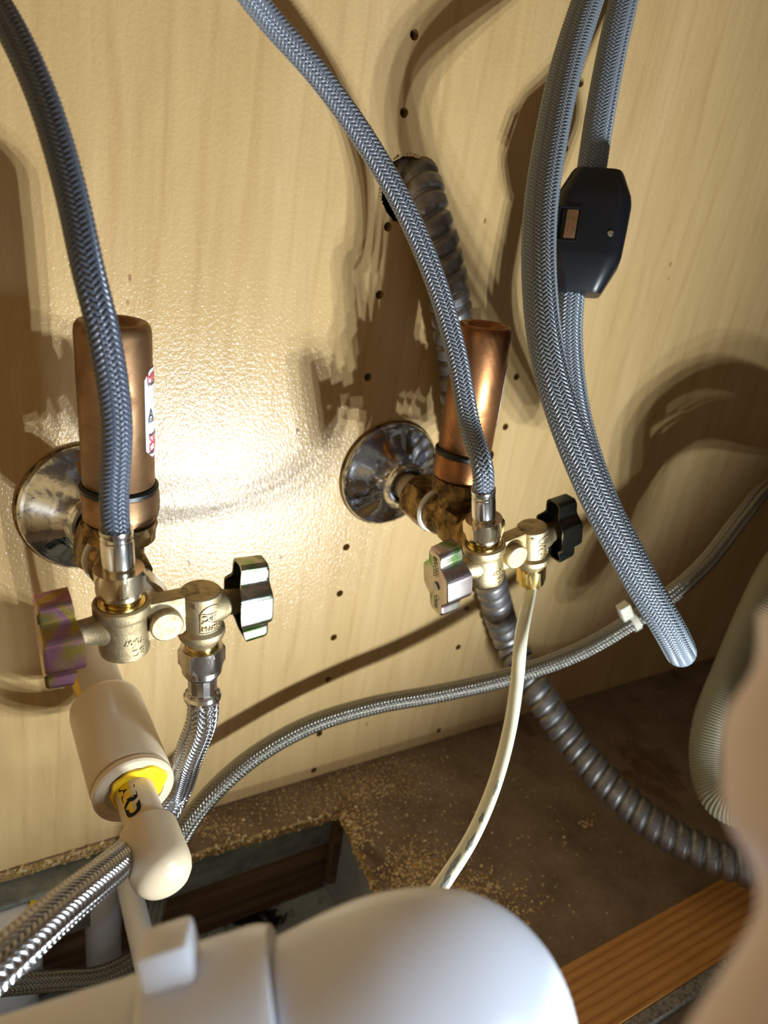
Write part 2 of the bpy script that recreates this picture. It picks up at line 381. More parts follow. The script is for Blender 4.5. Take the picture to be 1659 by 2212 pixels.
def plate(outer, holes, depth, conv):             # conv(a, b, d): plane coordinates and depth -> point; returns front/back and edge meshes
    pts = []; ed = []; fs = []
    for lp in [outer]+holes:
        n = len(pts); pts += [Vector(p) for p in lp]; ed += [(n+i, n+(i+1) % len(lp)) for i in range(len(lp))]
    r = delaunay_2d_cdt(pts, ed, [], 0, 1e-7); vs, fc = r[0], r[2]; keep = []
    for f in fc:
        cx = sum(vs[i][0] for i in f)/len(f); cy = sum(vs[i][1] for i in f)/len(f)
        if inside(cx, cy, outer) and not any(inside(cx, cy, h) for h in holes): keep.append(tuple(f))
    V = [conv(v[0], v[1], 0) for v in vs]; sideV = []; sideF = []
    for lp in [outer]+holes:
        n = len(sideV); k = len(lp)
        sideV += [conv(p[0], p[1], 0) for p in lp]+[conv(p[0], p[1], depth) for p in lp]
        sideF += [(n+i, n+(i+1) % k, n+k+(i+1) % k, n+k+i) for i in range(k)]
    Vb = [conv(v[0], v[1], depth) for v in vs]
    return V, keep, Vb, sideV, sideF

# ------------------------------------------------------------------ setting
def circ(cx, cy, r, n=20, j=0.0): return [(cx+r*(1+j*random.uniform(-1, 1))*math.cos(2*PI*i/n), cy+r*(1+j*random.uniform(-1, 1))*math.sin(2*PI*i/n)) for i in range(n)]
XL, XR = -0.16, 0.80; ZT = 0.62
holes_px = [(895,75),(873,243),(838,490),(820,637),(795,815),(748,1182),(734,1282),(721,1377),(709,1468),(690,1585),(678,1664),
            (1254,178),(1221,320),(1116,814),(1092,922),(1009,1315),(990,1398),(948,1578)]
hl = []
for (u, v) in holes_px:
    p = at(u, v); hl.append(circ(p.x, p.z, .00235, 16))
pc = at(884, 402); ragged = []
for i in range(72):                               # the rough hole the conduit comes through
    a = 2*PI*i/72; rr = .0158*(1+.02*math.sin(3*a))*(1+random.uniform(-.035, .035)); ragged.append((pc.x-.001+rr*.95*math.cos(a), pc.z-.002+rr*math.sin(a)))
hl.append(ragged)
outer = [(XL, -.006)]
x = XL
while x < .078: outer.append((x, -.0035+random.uniform(-.0018, .0015))); x += random.uniform(.0012, .003)
outer[0] = (XL, -.0035)
outer += [(.08, -.008), (XR, -.008), (XR, ZT), (XL, ZT)]
V, Fc, Vb, sV, sF = plate(outer, hl, .012, lambda a, b, d: Vector((a, d, b)))
g = G(); g.add(V, Fc); g.add(Vb, Fc)
wall = struct(g.build('wall_back', 'maple', None, 0))
g2 = G(); g2.add(sV, sF); struct(g2.build('wall_edge', 'raw', wall, 0))
struct(mesh('wall_cavity', *box(XL-.05, XR+.05, .060, .075, -.12, ZT), 'ring', None, 0)); bpy.data.objects['wall_cavity'].name = 'wall_behind'
struct(mesh('wall_left', *box(XL-.015, XL, -.56, .012, -.01, ZT), 'maple', None, 0))
struct(mesh('wall_right', *box(XR, XR+.015, -.56, .012, -.12, ZT), 'cabinet', None, 0))
struct(mesh('ceiling', *box(XL-.015, XR+.015, -.56, .012, ZT, ZT+.02), 'cabinet', None, 0))

def rag(pts, amp, step):
    out = []
    for (a, b) in zip(pts, pts[1:]):
        a = Vector(a); b = Vector(b); d = (b-a).length; n = max(1, int(d/step)); nrm = Vector((-(b-a).y, (b-a).x))/d
        for i in range(n):
            p = a.lerp(b, i/n); q = noise.noise(Vector((p.x*90, p.y*90, 3)))*amp*1.4+random.uniform(-.3, .3)*amp; out.append(tuple(p+nrm*q))
    return out
cut = rag([(.072, -.0016), (.084, -.022), (.107, -.029), (.153, -.031), (.209, -.034), (.207, -.060), (.204, -.085), (.2035, -.111), (.212, -.15), (.21, -.255)], .0013, .0016)
cut += [(.208, -.262), (-.08, -.262)]
cut += rag([(-.08, -.20), (-.08, -.004)], .001, .003) + rag([(-.08, -.0016), (.02, -.0016), (.072, -.0016)], .0007, .0014)
V, Fc, Vb, sV, sF = plate([(XL, 0), (XR, 0), (XR, -.56), (XL, -.56)], [cut], -.0075, lambda a, b, d: Vector((a, b, d)))
g = G(); g.add(V, Fc); g.add(Vb, Fc)
floor = struct(g.build('floor', 'floor', None, 0))
g2 = G(); g2.add(sV, sF); struct(g2.build('floor_cut_edge', 'raw', floor, 0))
struct(mesh('floor_below', *box(XL, XR, -.56, .06, -.125, -.105), 'mold', None, 0))
struct(mesh('trim_1', *box(XL, .220, -.017, .05, -.050, -.0085, .001), 'concrete', None, 0), 'dirty grey board behind the cut-out')
struct(mesh('trim_2', *box(XL, .220, -.012, .05, -.104, -.0505, .0008), 'oldwood', None, 0), 'dark brown rough wood strip under the grey board')
struct(mesh('trim_3', *box(.222, .24, -.30, .0, -.105, -.0076, .001), 'drywall', None, 0), 'pale grey board at the right of the cut-out')
struct(mesh('trim_4', *box(.2145, .2215, -.0245, -.0175, -.085, -.009, .001), 'oldwood', None, 0), 'thin brown upright beside the pale board')

# plank along the front of the floor
t = thing('wood_plank', 'orange brown wooden plank with dark grain lines lying on the cabinet floor', 'plank')
mesh('board', *box(.17, .74, -.2215, -.1845, .0002, .0055, .0006), 'plank', t, 0)
mesh('front_edge', *box(.17, .74, -.2285, -.2217, .0002, .0050, .0006), 'silver', t, 0)['label'] = 'silvery chipped front edge'

# ------------------------------------------------------------------ escutcheons and stubs
SL = Vector((.0605, 0, .223)); SR = Vector((.2285, 0, .229))
NY = Vector((0, -1, 0))
def escutcheon(c, r, label):
    t = thing('pipe_escutcheon', label, 'escutcheon', 'chrome escutcheons on the cabinet back'); t.location = c
    T = frame((0, 0, 0), NY)
    g = G(); g.add(*lathe([(r*.97, .0001), (r, .0012), (r*.995, .0028), (r*.955, .0042), (r*.90, .0048), (r*.80, .0066), (r*.62, .0096), (r*.47, .0125), (r*.39, .0155), (r*.355, .0185), (r*.35, .021), (r*.31, .0215), (r*.30, .019)], 96), T)
    g.build('flange', 'chrome', t, 60)
    sm('rim', lathe([(r*1.0, .0001), (r*1.018, .0008), (r*1.018, .0016), (r*.99, .0022)], 96), T, 'aged', t)
    return t
escutcheon(SL, .0325, 'chrome wall escutcheon behind the left copper arrestor, at the photo left edge')
escutcheon(SR, .0322, 'spotted chrome wall escutcheon left of the right copper arrestor')
for c, lab in ((SL, 'cream stub pipe through the left chrome escutcheon'), (SR, 'cream stub pipe through the right chrome escutcheon')):
    o = sm('stub_pipe', lathe([(.0078, -.008), (.0078, .042), (.0068, .0425), (0, .0425)]), frame((0, 0, 0), NY), 'cpvc_old', None)
    o.location = c; tag(o, lab, 'pipe', 'cream stub pipes')

# ------------------------------------------------------------------ tee fittings and arrestors
def tee(c, right):
    t = thing('brass_tee', 'tarnished brass tee fitting below the %s copper arrestor' % ('right' if right else 'left'), 'fitting', 'tarnished brass tees'); t.location = c
    T = frame((0, 0, 0), NY)
    g = G(); g.add(*hexn(.0255, .034, .0515, .3, .002), T); g.add(*lathe([(.0088, .030), (.0105, .0345)]), T); g.build('compression_nut', 'aged', t, 25)
    sm('sealing_ring', lathe([(.009, .0515), (.0128, .0518), (.0132, .053), (.0125, .0545), (.010, .055)]), T, 'teflon', t)['label'] = 'white ring'
    g = G(); g.add(*lathe([(0, .0545), (.0112, .0545), (.0118, .056), (.0118, .060), (.0105, .063), (.0105, .082), (.0098, .0835), (0, .0835)]), T)
    g.add(*lathe([(0, 0), (.0092, 0), (.0092, .016), (.0102, .0165), (.0102, .019), (0, .019)]), frame((0, -.066, 0), (0, 0, 1)))
    g.add(*box(-.0095, .0095, -.0815, -.067, -.0085, .0095, .002))
    g.build('body', 'aged', t, 35)
    sm('neck_nut', hexn(.0265, .0165, .024, .1, .003), frame((0, -.066, 0), (0, 0, 1)), 'aged', t, 25)
    g = G(); g.add(*hexn(.0225, .083, .0945, .25, .002), T)
    g.build('union_nut', 'nickel' if not right else 'aged', t, 25)
    return t
tee(SL, False); tee(SR, True)
def arrestor(c, top_px, lean_x, label, cop, lab_a0, write):
    t = thing('hammer_arrestor', label, 'arrestor', 'copper hammer arrestors'); base = c+Vector((0, -.066, .0242))
    top = at(*top_px, -.066-.0); ax = (top-base); H = ax.length
    T = frame(base, ax, (0, -1, 0))
    g = G(); g.add(*lathe([(0, 0), (.0125, 0), (.0143, .002), (.0143, .0125), (.0138, .0133)]), T); g.build('collar', cop, t)
    g = G(); g.add(*lathe([(.0138, .0130), (.0148, .0136), (.0149, .0152), (.0138, .0162)]), T); g.build('groove_band', 'ring', t)['label'] = 'dark band'
    r = .0135
    g = G(); g.add(*lathe([(r*.9, .0155), (r, .0165), (r, H-.004), (r*.975, H-.0018), (r*.90, H-.0004), (r*.80, H), (r*.70, H-.0006), (r*.62, H-.0020), (r*.45, H-.0040), (r*.2, H-.0046), (.0013, H-.0046), (.0012, H-.0075), (0, H-.0075)], 64), T)
    g.build('copper_body', cop, t, 60)
    # curved label
    n = 24; a0, a1 = lab_a0, lab_a0+2.2; h0, h1 = H*.24+.010, H*.80; V = []; Fc = []
    rows = 10
    for j in range(rows+1):
        for i in range(n+1):
            f = j/rows; hh = h0+(h1-h0)*f; ins = 0
            e = min(f, 1-f)*(h1-h0)
            if e < .004: ins = (.004-math.sqrt(max(0, .004**2-(.004-e)**2)))/r
            a = a0+ins+(a1-a0-2*ins)*i/n; V.append(((r+.00022)*math.cos(a), (r+.00022)*math.sin(a), hh))
    for j in range(rows):
        for i in range(n): q = j*(n+1)+i; Fc.append((q, q+1, q+n+2, q+n+1))
    lb = mesh('paper_label', [T@Vector(v) for v in V], Fc, 'paper', t); lb['label'] = 'white rounded sticker'
    for s, sz, hh, mt in write:
        tv, tf = text_vf(s, sz, .00004)
        wdt = max(v.x for v in tv); am = a0+(wdt+.0016)/r
        mesh('lettering', [T@v for v in wrap(tv, r+.0003, am, h0+(h1-h0)*hh)], tf, mt, t, 0)
    return t
W1 = [('MINI', .0052, .90, 'red'), ('Water Hammer', .0021, .84, 'ink'), ('A', .0060, .50, 'ink'), ('ASSE', .0022, .43, 'ink'), ('Made in USA', .0017, .27, 'ink'), ('SIOUX', .0058, .20, 'red'), ('CHIEF', .0058, .115, 'red'), ('MADE', .0017, .055, 'ink')]
# angle 0 of the arrestor frame looks at the viewer (-Y); positive angles turn to the right
arrestor(SL, (243, 692), 0, 'brown copper hammer arrestor behind the left grey hose, taller-looking of the two', 'copper2', .62, W1)
arrestor(SR, (1048, 700), 0, 'orange copper hammer arrestor standing on the right brass tee', 'copper', .66, W1)

# ------------------------------------------------------------------ valves
def handle_vf():
    L, D, th = .0172, .0135, .0010
    def hub(u): return min(1, max(0, (.0112-abs(u))/.0066))**2*(3-2*min(1, max(0, (.0112-abs(u))/.0066)))
    def hw(u): return .0048+.0052*hub(u)
    out = []; N = 54
    us = [L*math.sin(PI/2*x) for x in np.linspace(-1, 1, N)]
    for u in us:
        e = 1-max(0, (abs(u)-L*.86)/(L*.14))**2*.38; out.append((u, hw(u)*e))
    loop = [(u, h) for u, h in out]+[(u, -h) for u, h in reversed(out)]
    def dep(u, v): return D*(.90-.26*max(0, u/L)**2-.06*max(0, -u/L)**2)+.0014*hub(u)
    V = []; Fc = []; n = len(loop)
    def ringv(s, off, hf):
        k0 = len(V)
        for (u, v) in loop:
            l = math.hypot(u, v); V.append((u*s-off*u/l*.9, v*s-off*np.sign(v)*.9, hf(u, v)))
        return k0
    rs = [ringv(.5, 0, lambda u, v: .0005), ringv(.94, 0, lambda u, v: 0), ringv(.98, 0, lambda u, v: .0004), ringv(1.0, 0, lambda u, v: .0014), ringv(1.03, 0, dep), ringv(1.03, th, dep), ringv(1.0, th, lambda u, v: .0022), ringv(.6, th, lambda u, v: .0020)]
    for a, b in zip(rs, rs[1:]):
        for k in range(n): k2 = (k+1) % n; Fc.append((a+k, b+k, b+k2, a+k2))
    Fc.append(tuple(rs[0]+k for k in range(n))); Fc.append(tuple(rs[-1]+k for k in range(n)))
    return V, Fc
HV = handle_vf()
def valve(c, roll, label, body_m, lh_m, rh_m, right):
    t = thing('shutoff_valve', label, 'valve', 'dual outlet shutoff valves')
    base = Matrix.Translation(c+Vector((.0065, -.105, .0015)))@Matrix.Rotation(-roll, 4, 'Y')
    X, Y, Z = Vector((1,0,0)), Vector((0,1,0)), Vector((0,0,1))
    B = lambda o, z, x=None: base@frame(o, z, x)
    xl, xr = -.0142, .0150
    g = G()
    g.add(*lathe([(0, -.0125), (.0078, -.0125), (.0089, -.0115), (.0092, -.0100), (.0090, .0035), (.0096, .0050), (.0102, .0060), (.0102, .0092), (.0096, .0098), (.0088, .0098), (.0084, .0085), (0, .0085)], 64), B((xl, 0, 0), Z))
    rr = .0079 if not right else .0076
    g.add(*lathe([(0, -.0165), (.0062, -.0165), (.0072, -.0145), (.0088, -.0128), (.0094, -.0108), (.0092, -.0092), (rr, -.0078), (rr, .0072), (rr-.0006, .0078), (0, .0078)], 64), B((xr, 0, 0), Z))
    g.add(*box(xl, xr, -.0035, .0045, -.0085, .0078, .0008), base)
    g.add(*lathe([(0, 0), (.0062, 0), (.0062, .0068), (.0056, .0074), (0, .0074)], 48), B(((xl+xr)/2-.0002, .0, -.001), -Y))
    g.add(*lathe([(0, 0), (.0085, 0), (.0088, .012), (0, .012)], 48), B((-.0065, .001, .0), Y))
    for s, x0 in ((-1, xl), (1, xr)):             # sideways necks for the stems
        g.add(*lathe([(.0080, .002), (.0062, .0085), (.0052, .0105), (.0048, .0145), (0, .0145)], 40), B((x0, 0, -.0005), X*s))
    g.build('body', body_m, t, 35)
    for s, x0 in ((-1, xl), (1, xr)):
        g = G()
        g.add(*lathe([(.0044, .0140), (.0044, .0190), (0, .0190)], 24), B((x0, 0, -.0005), X*s))
        g.add(*lathe([(.0048, .0146), (.0048, .0166), (.0044, .0168)], 14), B((x0, 0, -.0005), X*s))
        g.build('stem', 'brass2', t, 35)
    # cast lettering, standing proud and upside down
    g = G(); aL = -PI/2+ .12
    for s, sz, x0, r, h, da in (('TL-07', .0031, xl, .0091, -.0030, .10), ('BC', .0040, xl, .0091, -.0078, .25), ('UPC', .0036, xr, rr+.0001, -.0005, .10), ('NSF/61', .0028, xr, rr+.0001, -.0052, .10), ('\u00ae', .0024, xr, rr+.0001, .0050, -.75)):
        tv, tf = text_vf(s, sz,   .0004); g.add(wrap(tv, r, aL+da, h, True), tf, B((x0, 0, 0), Z, X))
    # emblem: arch with two curved cross lines
    def rib(pts, r):
        V = []; Fc = []
        for (x, y) in pts:
            V += [(x-.00016, y-.00016, -.0003), (x-.00016, y-.00016, .00028), (x+.00016, y+.00016, .00028), (x+.00016, y+.00016, -.0003)]
        for i in range(len(pts)-1):
            q = 4*i; Fc += [(q, q+1, q+5, q+4), (q+1, q+2, q+6, q+5), (q+2, q+3, q+7, q+6)]
        g.add(wrap([Vector(v) for v in V], r, aL+.10, -.0005), Fc, B((xr, 0, 0), Z, X))
    w_, hb, ht = .0043, -.0068, .0012
    arch = [(-w_, hb)]+[(-w_, ht)]+[(w_*-math.cos(a), ht+.0040*math.sin(a)) for a in np.linspace(.15, PI-.15, 10)]+[(w_, ht), (w_, hb), (-w_, hb)]
    dense = []
    for a, b in zip(arch, arch[1:]): dense += [(a[0]+(b[0]-a[0])*q/4, a[1]+(b[1]-a[1])*q/4) for q in range(4)]
    rib(dense+[arch[-1]], rr+.0001)
    rib([(x, -.0023+.0009*math.sin((x/w_+1)*PI)) for x in np.linspace(-w_, w_, 12)], rr+.0001)
    rib([(x, .0024-.0009*math.cos(x/w_*PI/2)) for x in np.linspace(-w_*.9, w_*.9, 12)], rr+.0001)
    g.build('cast_lettering', body_m, t, 0)
    # handles
    for s, x0, hm, tl in ((-1, xl-.0285, lh_m, .06), (1, xr+(.0262 if not right else .0245), rh_m, .0)):
        T = B((x0, 0, -.0012), -X*s, Matrix.Rotation(tl, 3, 'X')@(-Z))
        V, Fc = HV
        T = T@(Matrix.Diagonal((1.03, 1.0, 1.0, 1)) if s == 1 else Matrix.Diagonal((1.1, 1.05, 1.0, 1)))
        h = mesh('handle', [T@Vector(v) for v in V], Fc, hm, t, 30)
        if right and s == -1:
            h['label'] = 'silver and pink lever handle with writing'
            tv, tf = text_vf('BROSS', .0036, .00006); Tt = T@Matrix.Translation((-.0085, 0, -.0001))@Matrix.Rotation(PI, 4, 'X')
            mesh('handle_lettering', [Tt@v for v in tv], tf, 'ink', h, 0)
            tv, tf = text_vf('Cold', .0034, .00006); Tt = T@Matrix.Translation((.0105, 0, -.0001))@Matrix.Rotation(PI, 4, 'X')
            mesh('handle_lettering', [Tt@v for v in tv], tf, 'ink', h, 0)
            sm('handle_logo_disc', cyl(.0021, -.0003, .0, .0001, 24), T@Matrix.Translation((.002, 0, 0)), 'paper', h)
    # threaded collar above the left body
    g = G(); g.add(*lathe([(0, .0082), (.0084, .0082), (.0084, .0098), (.0070, .0104), (.0070, .0135), (.0074, .0140), (0, .0140)], 48), B((xl, 0, 0), Z)); g.build('outlet_collar', 'bright_brass', t)
    if not right:
        g = G(); g.add(*lathe([(0, -.0195), (.0066, -.0195), (.0068, -.0185), (.0061, -.018), (.0066, -.0172), (.0064, -.0160), (0, -.016)], 48), B((xr, 0, 0), Z)); g.build('outlet_collar', 'bright_brass', t)
    else:
        g = G(); g.add(*hexn(.0130, -.0262, -.0160, .5, .0008), B((xr, 0, 0), Z)); g.build('outlet_nut', 'bright_brass', t, 25)
    return t, base, xl, xr
vL, BL, xl, xr = valve(SL, math.radians(3.5), 'brass twin-outlet shutoff valve with one purple and gold handle, at the left', 'brass2', 'goldirid', 'greyirid', False)
vR, BR, _, _ = valve(SR, math.radians(15), 'brass twin-outlet shutoff valve feeding the white tube, right of centre', 'brass', 'silveririd', 'darkirid', True)
def bp(B, x, z, y=0): return B@Vector((x, y, z))

# ------------------------------------------------------------------ hoses
def faucet_hose(B, pts, r, label, bm_, nut_m, ferr_len=.0165):
    t = thing('faucet_hose', label, 'hose', 'grey braided faucet hoses')
    zax = (B.to_3x3()@Vector((0, 0, 1))).normalized(); o = bp(B, xl, 0)
    T = frame(o, zax, B.to_3x3()@Vector((1, 0, 0)))
    d2 = (Vector(pts[1])-Vector(pts[0])).normalized()
    g = G(); g.add(*hexn(.0170, .0150, .0235, .42, .0014), T); g.add(*lathe([(.0074, .0128), (.0084, .0135), (.0084, .0155)]), T); g.build('coupling_nut', nut_m, t, 22)
    r2 = .0056; z0, z1 = .0228, .0228+ferr_len
    g = G(); g.add(*lathe([(0, z0), (r2*.98, z0), (r2*.98, z0+.0012), (r2*1.03, z0+.0018), (r2, z0+.0026), (r2, z1-.0052), (r2*.93, z1-.0044), (r2*1.0, z1-.0036), (r2*.93, z1-.0027), (r2*1.02, z1-.0018), (r2*1.02, z1), (r2*.8, z1)], 48), T); g.build('crimp_ferrule', 'steel', t)['label'] = 'shiny crimped sleeve'
    start = o+zax*(z1-.0015)
    p = Path([start, start+zax*.012]+pts)
    tube(p, lambda a, b: r*.93, 24, .002, 'inner_hose', 'core', t)
    braid(p, r*.965, 12, 'braid', bm_, t, tana=1.25, amp=.00022, thick=.00042)
    return t
faucet_hose(BL, [at(252, 905, -.112), at(224, 720, -.112), at(192, 590, -.106), at(150, 400, -.090), at(92, 210, -.070), at(20, 55, -.050), at(-60, -70, -.03)], .0046,
            'dark grey braided hose rising to the top left corner', 'nylon_dark', 'nutbrass')
faucet_hose(BR, [atz(1014, 915, .338), atz(985, 760, .335), atz(946, 622, .330), atz(884, 470, .322), atz(800, 320, .312), atz(690, 165, .295), atz(580, 40, .277), atz(520, -40, .262), atz(470, -120, .25)], .0047,
            'grey braided hose crossing the wall from top centre to the right valve', 'nylon', 'nutbrass')

# pull-out spray hose: one loop, near strand and far strand
t = thing('spray_hose', 'thick grey braided spray hose hanging in a long loop at upper right', 'hose')
p = Path([atz(1362, -150, .372), atz(1350, -20, .372), atz(1322, 110, .373), atz(1294, 260, .374), atz(1273, 400, .375), atz(1250, 520, .378), atz(1230, 650, .382), atz(1228, 760, .386), atz(1246, 900, .388), atz(1300, 1070, .390), atz(1375, 1220, .392), atz(1437, 1340, .391), atz(1466, 1400, .382), atz(1470, 1408, .366), atz(1466, 1399, .350), atz(1440, 1350, .336), atz(1378, 1245, .326), atz(1290, 1075, .318), atz(1220, 900, .312), atz(1182, 760, .310), atz(1165, 600, .312), atz(1168, 450, .318), atz(1190, 300, .326), atz(1222, 150, .335), atz(1266, 10, .342), atz(1310, -120, .348)])
tube(p, lambda a, b: .0066, 28, .002, 'inner_hose', 'core', t)
braid(p, .0070, 20, 'braid', 'nylon_light', t, tana=1.2, amp=.00022, thick=.00045, fill=.93)

# weight clipped on the far strand
t = thing('hose_weight', 'black faceted plastic weight with a small copper-coloured latch, clipped on the spray hose', 'weight')
ctr = atz(1270, 507, .374); top = atz(1292, 380, .372); bot = atz(1250, 640, .378); ax = top-bot; H = ax.length
zz = ax.normalized(); toc = (Vector(CAM)-ctr).normalized()
T = frame(ctr, zz, toc)                          # local X faces the viewer, Y sideways, Z up the hose
def rounded(hx, hy, rx, n=10):
    pts = []
    for q, (sx, sy) in enumerate(((1, 1), (-1, 1), (-1, -1), (1, -1))):
        for i in range(n):
            a = PI/2*q+PI/2*i/(n-1); pts.append((sx*(hx-rx)+rx*math.cos(a), sy*(hy-rx)+rx*math.sin(a)))
    return pts
rowsW = [(-.50, .30, .40, .0), (-.495, .52, .56, 0), (-.46, .66, .62, 0), (-.24, .97, .93, 0), (-.20, 1.0, .955, 0), (.0, 1.0, .985, 0), (.20, 1.0, 1.0, 0), (.24, .985, .985, 0), (.29, .95, .95, 0), (.465, .66, .70, 0), (.495, .60, .64, 0), (.50, .42, .5, 0)]
hx, hy = .0150, .0185; V = []; Fc = []
for f, sx, sy, _ in rowsW:
    V += [(x, y, f*H) for x, y in rounded(hx*sx, hy*sy, .0085*min(sx, sy))]
n = 40
for q in range(len(rowsW)-1):
    for k in range(n): Fc.append((q*n+k, q*n+(k+1) % n, (q+1)*n+(k+1) % n, (q+1)*n+k))
Fc.append(tuple(range(n))); Fc.append(tuple((len(rowsW)-1)*n+k for k in range(n)))
shell = mesh('shell', [T@Vector(v) for v in V], Fc, 'black', t, 28)
g = G(); y0 = -.0100
g.add(*box(hx-.0012, hx+.0008, y0-.0062, y0-.0050, -.0078, .0082, .0003), T); g.add(*box(hx-.0012, hx+.0008, y0+.0046, y0+.0056, -.0078, .0082, .0003), T)
g.add(*box(hx-.0012, hx+.0008, y0-.0062, y0+.0056, .0074, .0084, .0003), T); g.add(*box(hx-.0012, hx+.0008, y0-.0062, y0+.0056, -.0084, -.0074, .0003), T)
g.build('latch_frame', 'black', t, 30)
sm('latch', box(hx-.001, hx+.0004, y0-.0015, y0+.0040, -.0068, .0070, .0003), T, irid('copper_latch', [(.35, (.42,.38,.10)), (.5, (.66,.36,.28)), (.65, (.58,.42,.20))], .4, 300), t, 30)['label'] = 'pinkish copper latch'
sm('screw', lathe([(0, 0), (.0011, 0), (.0014, .0006), (.0008, .001), (0, .001)], 20), T@frame((hx-.0004, .0105, -.003), (1, 0, 0)), 'steel', t)

# steel hose from the left valve's lower outlet
t = thing('steel_supply_hose', 'shiny steel braided hose from the left valve curving to the lower left corner', 'hose')
zax = (BL.to_3x3()@Vector((0, 0, -1))).normalized(); o = bp(BL, xr, 0); T = frame(o, zax, BL.to_3x3()@Vector((1, 0, 0)))
g = G(); g.add(*hexn(.0162, .0180, .0275, .25, .0016), T); g.add(*lathe([(.0078, .0270), (.0080, .0300), (.0074, .0308)]), T); g.build('coupling_nut', 'nickel', t, 22)
g = G(); g.add(*lathe([(.0070, .0306), (.0072, .0314), (.0066, .0322)]), T); g.build('seal_ring', 'ring', t)
g = G(); g.add(*lathe([(.0066, .0318), (.0060, .0330), (.0058, .0420)], 14), T); g.add(*lathe([(.0058, .0405), (.0070, .0412), (.0077, .0425), (.0076, .0440), (.0068, .0452), (.006, .046)]), T); g.build('crimp_ferrule', 'steel', t, 20)['label'] = 'shiny crimped sleeve with a bead'
s0 = o+zax*.0440
p = Path([s0, s0+zax*.010, atz(408, 1632, .330), atz(378, 1722, .362), atz(340, 1785, .345), atz(300, 1822, .312), atz(235, 1880, .270), atz(130, 1965, .232), atz(20, 2062, .205), atz(-110, 2180, .185)])
tube(p, lambda a, b: .0056, 24, .002, 'inner_hose', 'core', t); braid(p, .0060, 14, 'braid', 'wire', t, tana=1.0, amp=.0003, thick=.0006, fill=.90)

# long steel hose along the wall
t = thing('steel_supply_hose', 'long thin steel braided hose sweeping from the right edge down into the floor cut-out', 'hose')
p = Path([Vector((.798, -.03, .22)), atz(1760, 1015, .60), atz(1660, 1052, .56), atz(1600, 1120, .52), atz(1520, 1222, .50), atz(1440, 1292, .492), atz(1360, 1345, .490), atz(1250, 1408, .488), atz(1100, 1462, .484), atz(950, 1497, .478), atz(800, 1525, .468), atz(660, 1570, .457), atz(540, 1640, .445), atz(450, 1722, .432), atz(392, 1800, .430), atz(350, 1880, .440), atz(335, 1965, .455), atz(300, 2060, .455), atz(220, 2108, .440), atz(120, 2118, .425), atz(0, 2128, .41), atz(-100, 2140, .40)])
tube(p, lambda a, b: .0052, 20, .003, 'inner_hose', 'core', t); braid(p, .0055, 16, 'braid', 'wire2', t, tana=1.0, amp=.00024, thick=.0005, fill=.90)
# zip tie on it
C, T_, A, B_ = p.ev(np.array([0.0])); d = np.linalg.norm(p.C-np.array(atz(1366, 1341, .490)), axis=1); i = int(d.argmin())
t = thing('cable_tie', 'small white cable tie around the long steel hose, behind the spray hose loop', 'cable tie')
T = frame(Vector(p.C[i]), Vector(p.T[i]), Vector((0, 0, 1)))
g = G(); g.add(*lathe([(.0062, -.0024), (.0072, -.0022), (.0072, .0022), (.0062, .0024)], 40), T); g.build('strap', 'white', t)
sm('head', box(.0060, .0175, -.0034, .0030, -.0010, .0066, .0006), T, 'white', t, 30)

# flexible metal conduit
P0 = Vector((pc.x+.0015, .045, pc.z+.004))
def wz(u, v, y): return at(u, v, -y)
pts = [P0, wz(897, 378, -.008), wz(925, 465, .010), wz(955, 560, .015), wz(972, 650, .0150), wz(984, 760, .014), wz(996, 880, .014), wz(1010, 1000, .014), wz(1030, 1120, .014), wz(1058, 1250, .015), wz(1102, 1390, .018)]
fp = lambda u, v, z: flr(u, v, z)
pts += [atz(1160, 1490, .520), atz(1225, 1588, .512), atz(1310, 1690, .495), atz(1400, 1772, .480), atz(1500, 1832, .468), atz(1600, 1872, .458), atz(1720, 1905, .448), atz(1850, 1930, .44)]
p = Path(pts); pitch = .0092; rc = .0112
def rcon(tt, th):
    x = (tt/pitch-th/(2*PI)) % 1.0
    return rc*(1-.24*(1-np.clip(np.sin(x*PI)*1.35, 0, 1)**.7))
t = thing('flexible_conduit', 'dark grey ribbed metal conduit from the wall hole down across the floor', 'conduit')
tube(p, rcon, 40, .0005, 'ribbed_tube', 'conduit', t)

# white tubing
t = thing('plastic_tubing', 'thin milky white plastic tube hanging from the right valve', 'tube')
zax = (BR.to_3x3()@Vector((0, 0, -1))).normalized(); o = bp(BR, xr, 0); s0 = o+zax*.0225
p = Path([s0, s0+zax*.006, atz(1125, 1380, .345), atz(1118, 1460, .343), atz(1102, 1570, .338), atz(1070, 1690, .326), atz(1024, 1800, .310), atz(958, 1905, .290), atz(880, 2010, .27)])
tube(p, lambda a, b: .00315, 28, .001, 'tube_wall', 'tube', t)
g = G()
for (tt, ln, wd_, an) in ((.62, .008, .0006, .5), (.70, .006, .0009, .9), (.765, .011, .0009, .7), (.835, .014, .0011, 1.1), (.88, .010, .0013, .6), (.93, .010, .0010, 1.3)):
    q0 = tt*p.L; nn = 10; V = []; Fc = []
    view = np.array(CAM)
    for i in range(nn+1):
        C, Tt, A, B_ = p.ev(np.array([q0+ln*(i/nn-.5)])); C, A, B_ = C[0], A[0], B_[0]; vd = view-C; vd /= np.linalg.norm(vd)
        a0 = math.atan2(vd@B_, vd@A)+ (an-.9)*.8; w0 = wd_/.00315*math.sin(PI*(i+.4)/(nn+.8))*random.uniform(.6, 1.3)
        for a in (a0-w0, a0, a0+w0): V.append(C+.00319*(A*math.cos(a)+B_*math.sin(a)))
    for i in range(nn):
        for k in (0, 1): q = 3*i+k; Fc.append((q, q+1, q+4, q+3))
    g.add(V, Fc)
g.build('worn_spots', 'tubepatch', t, 0)

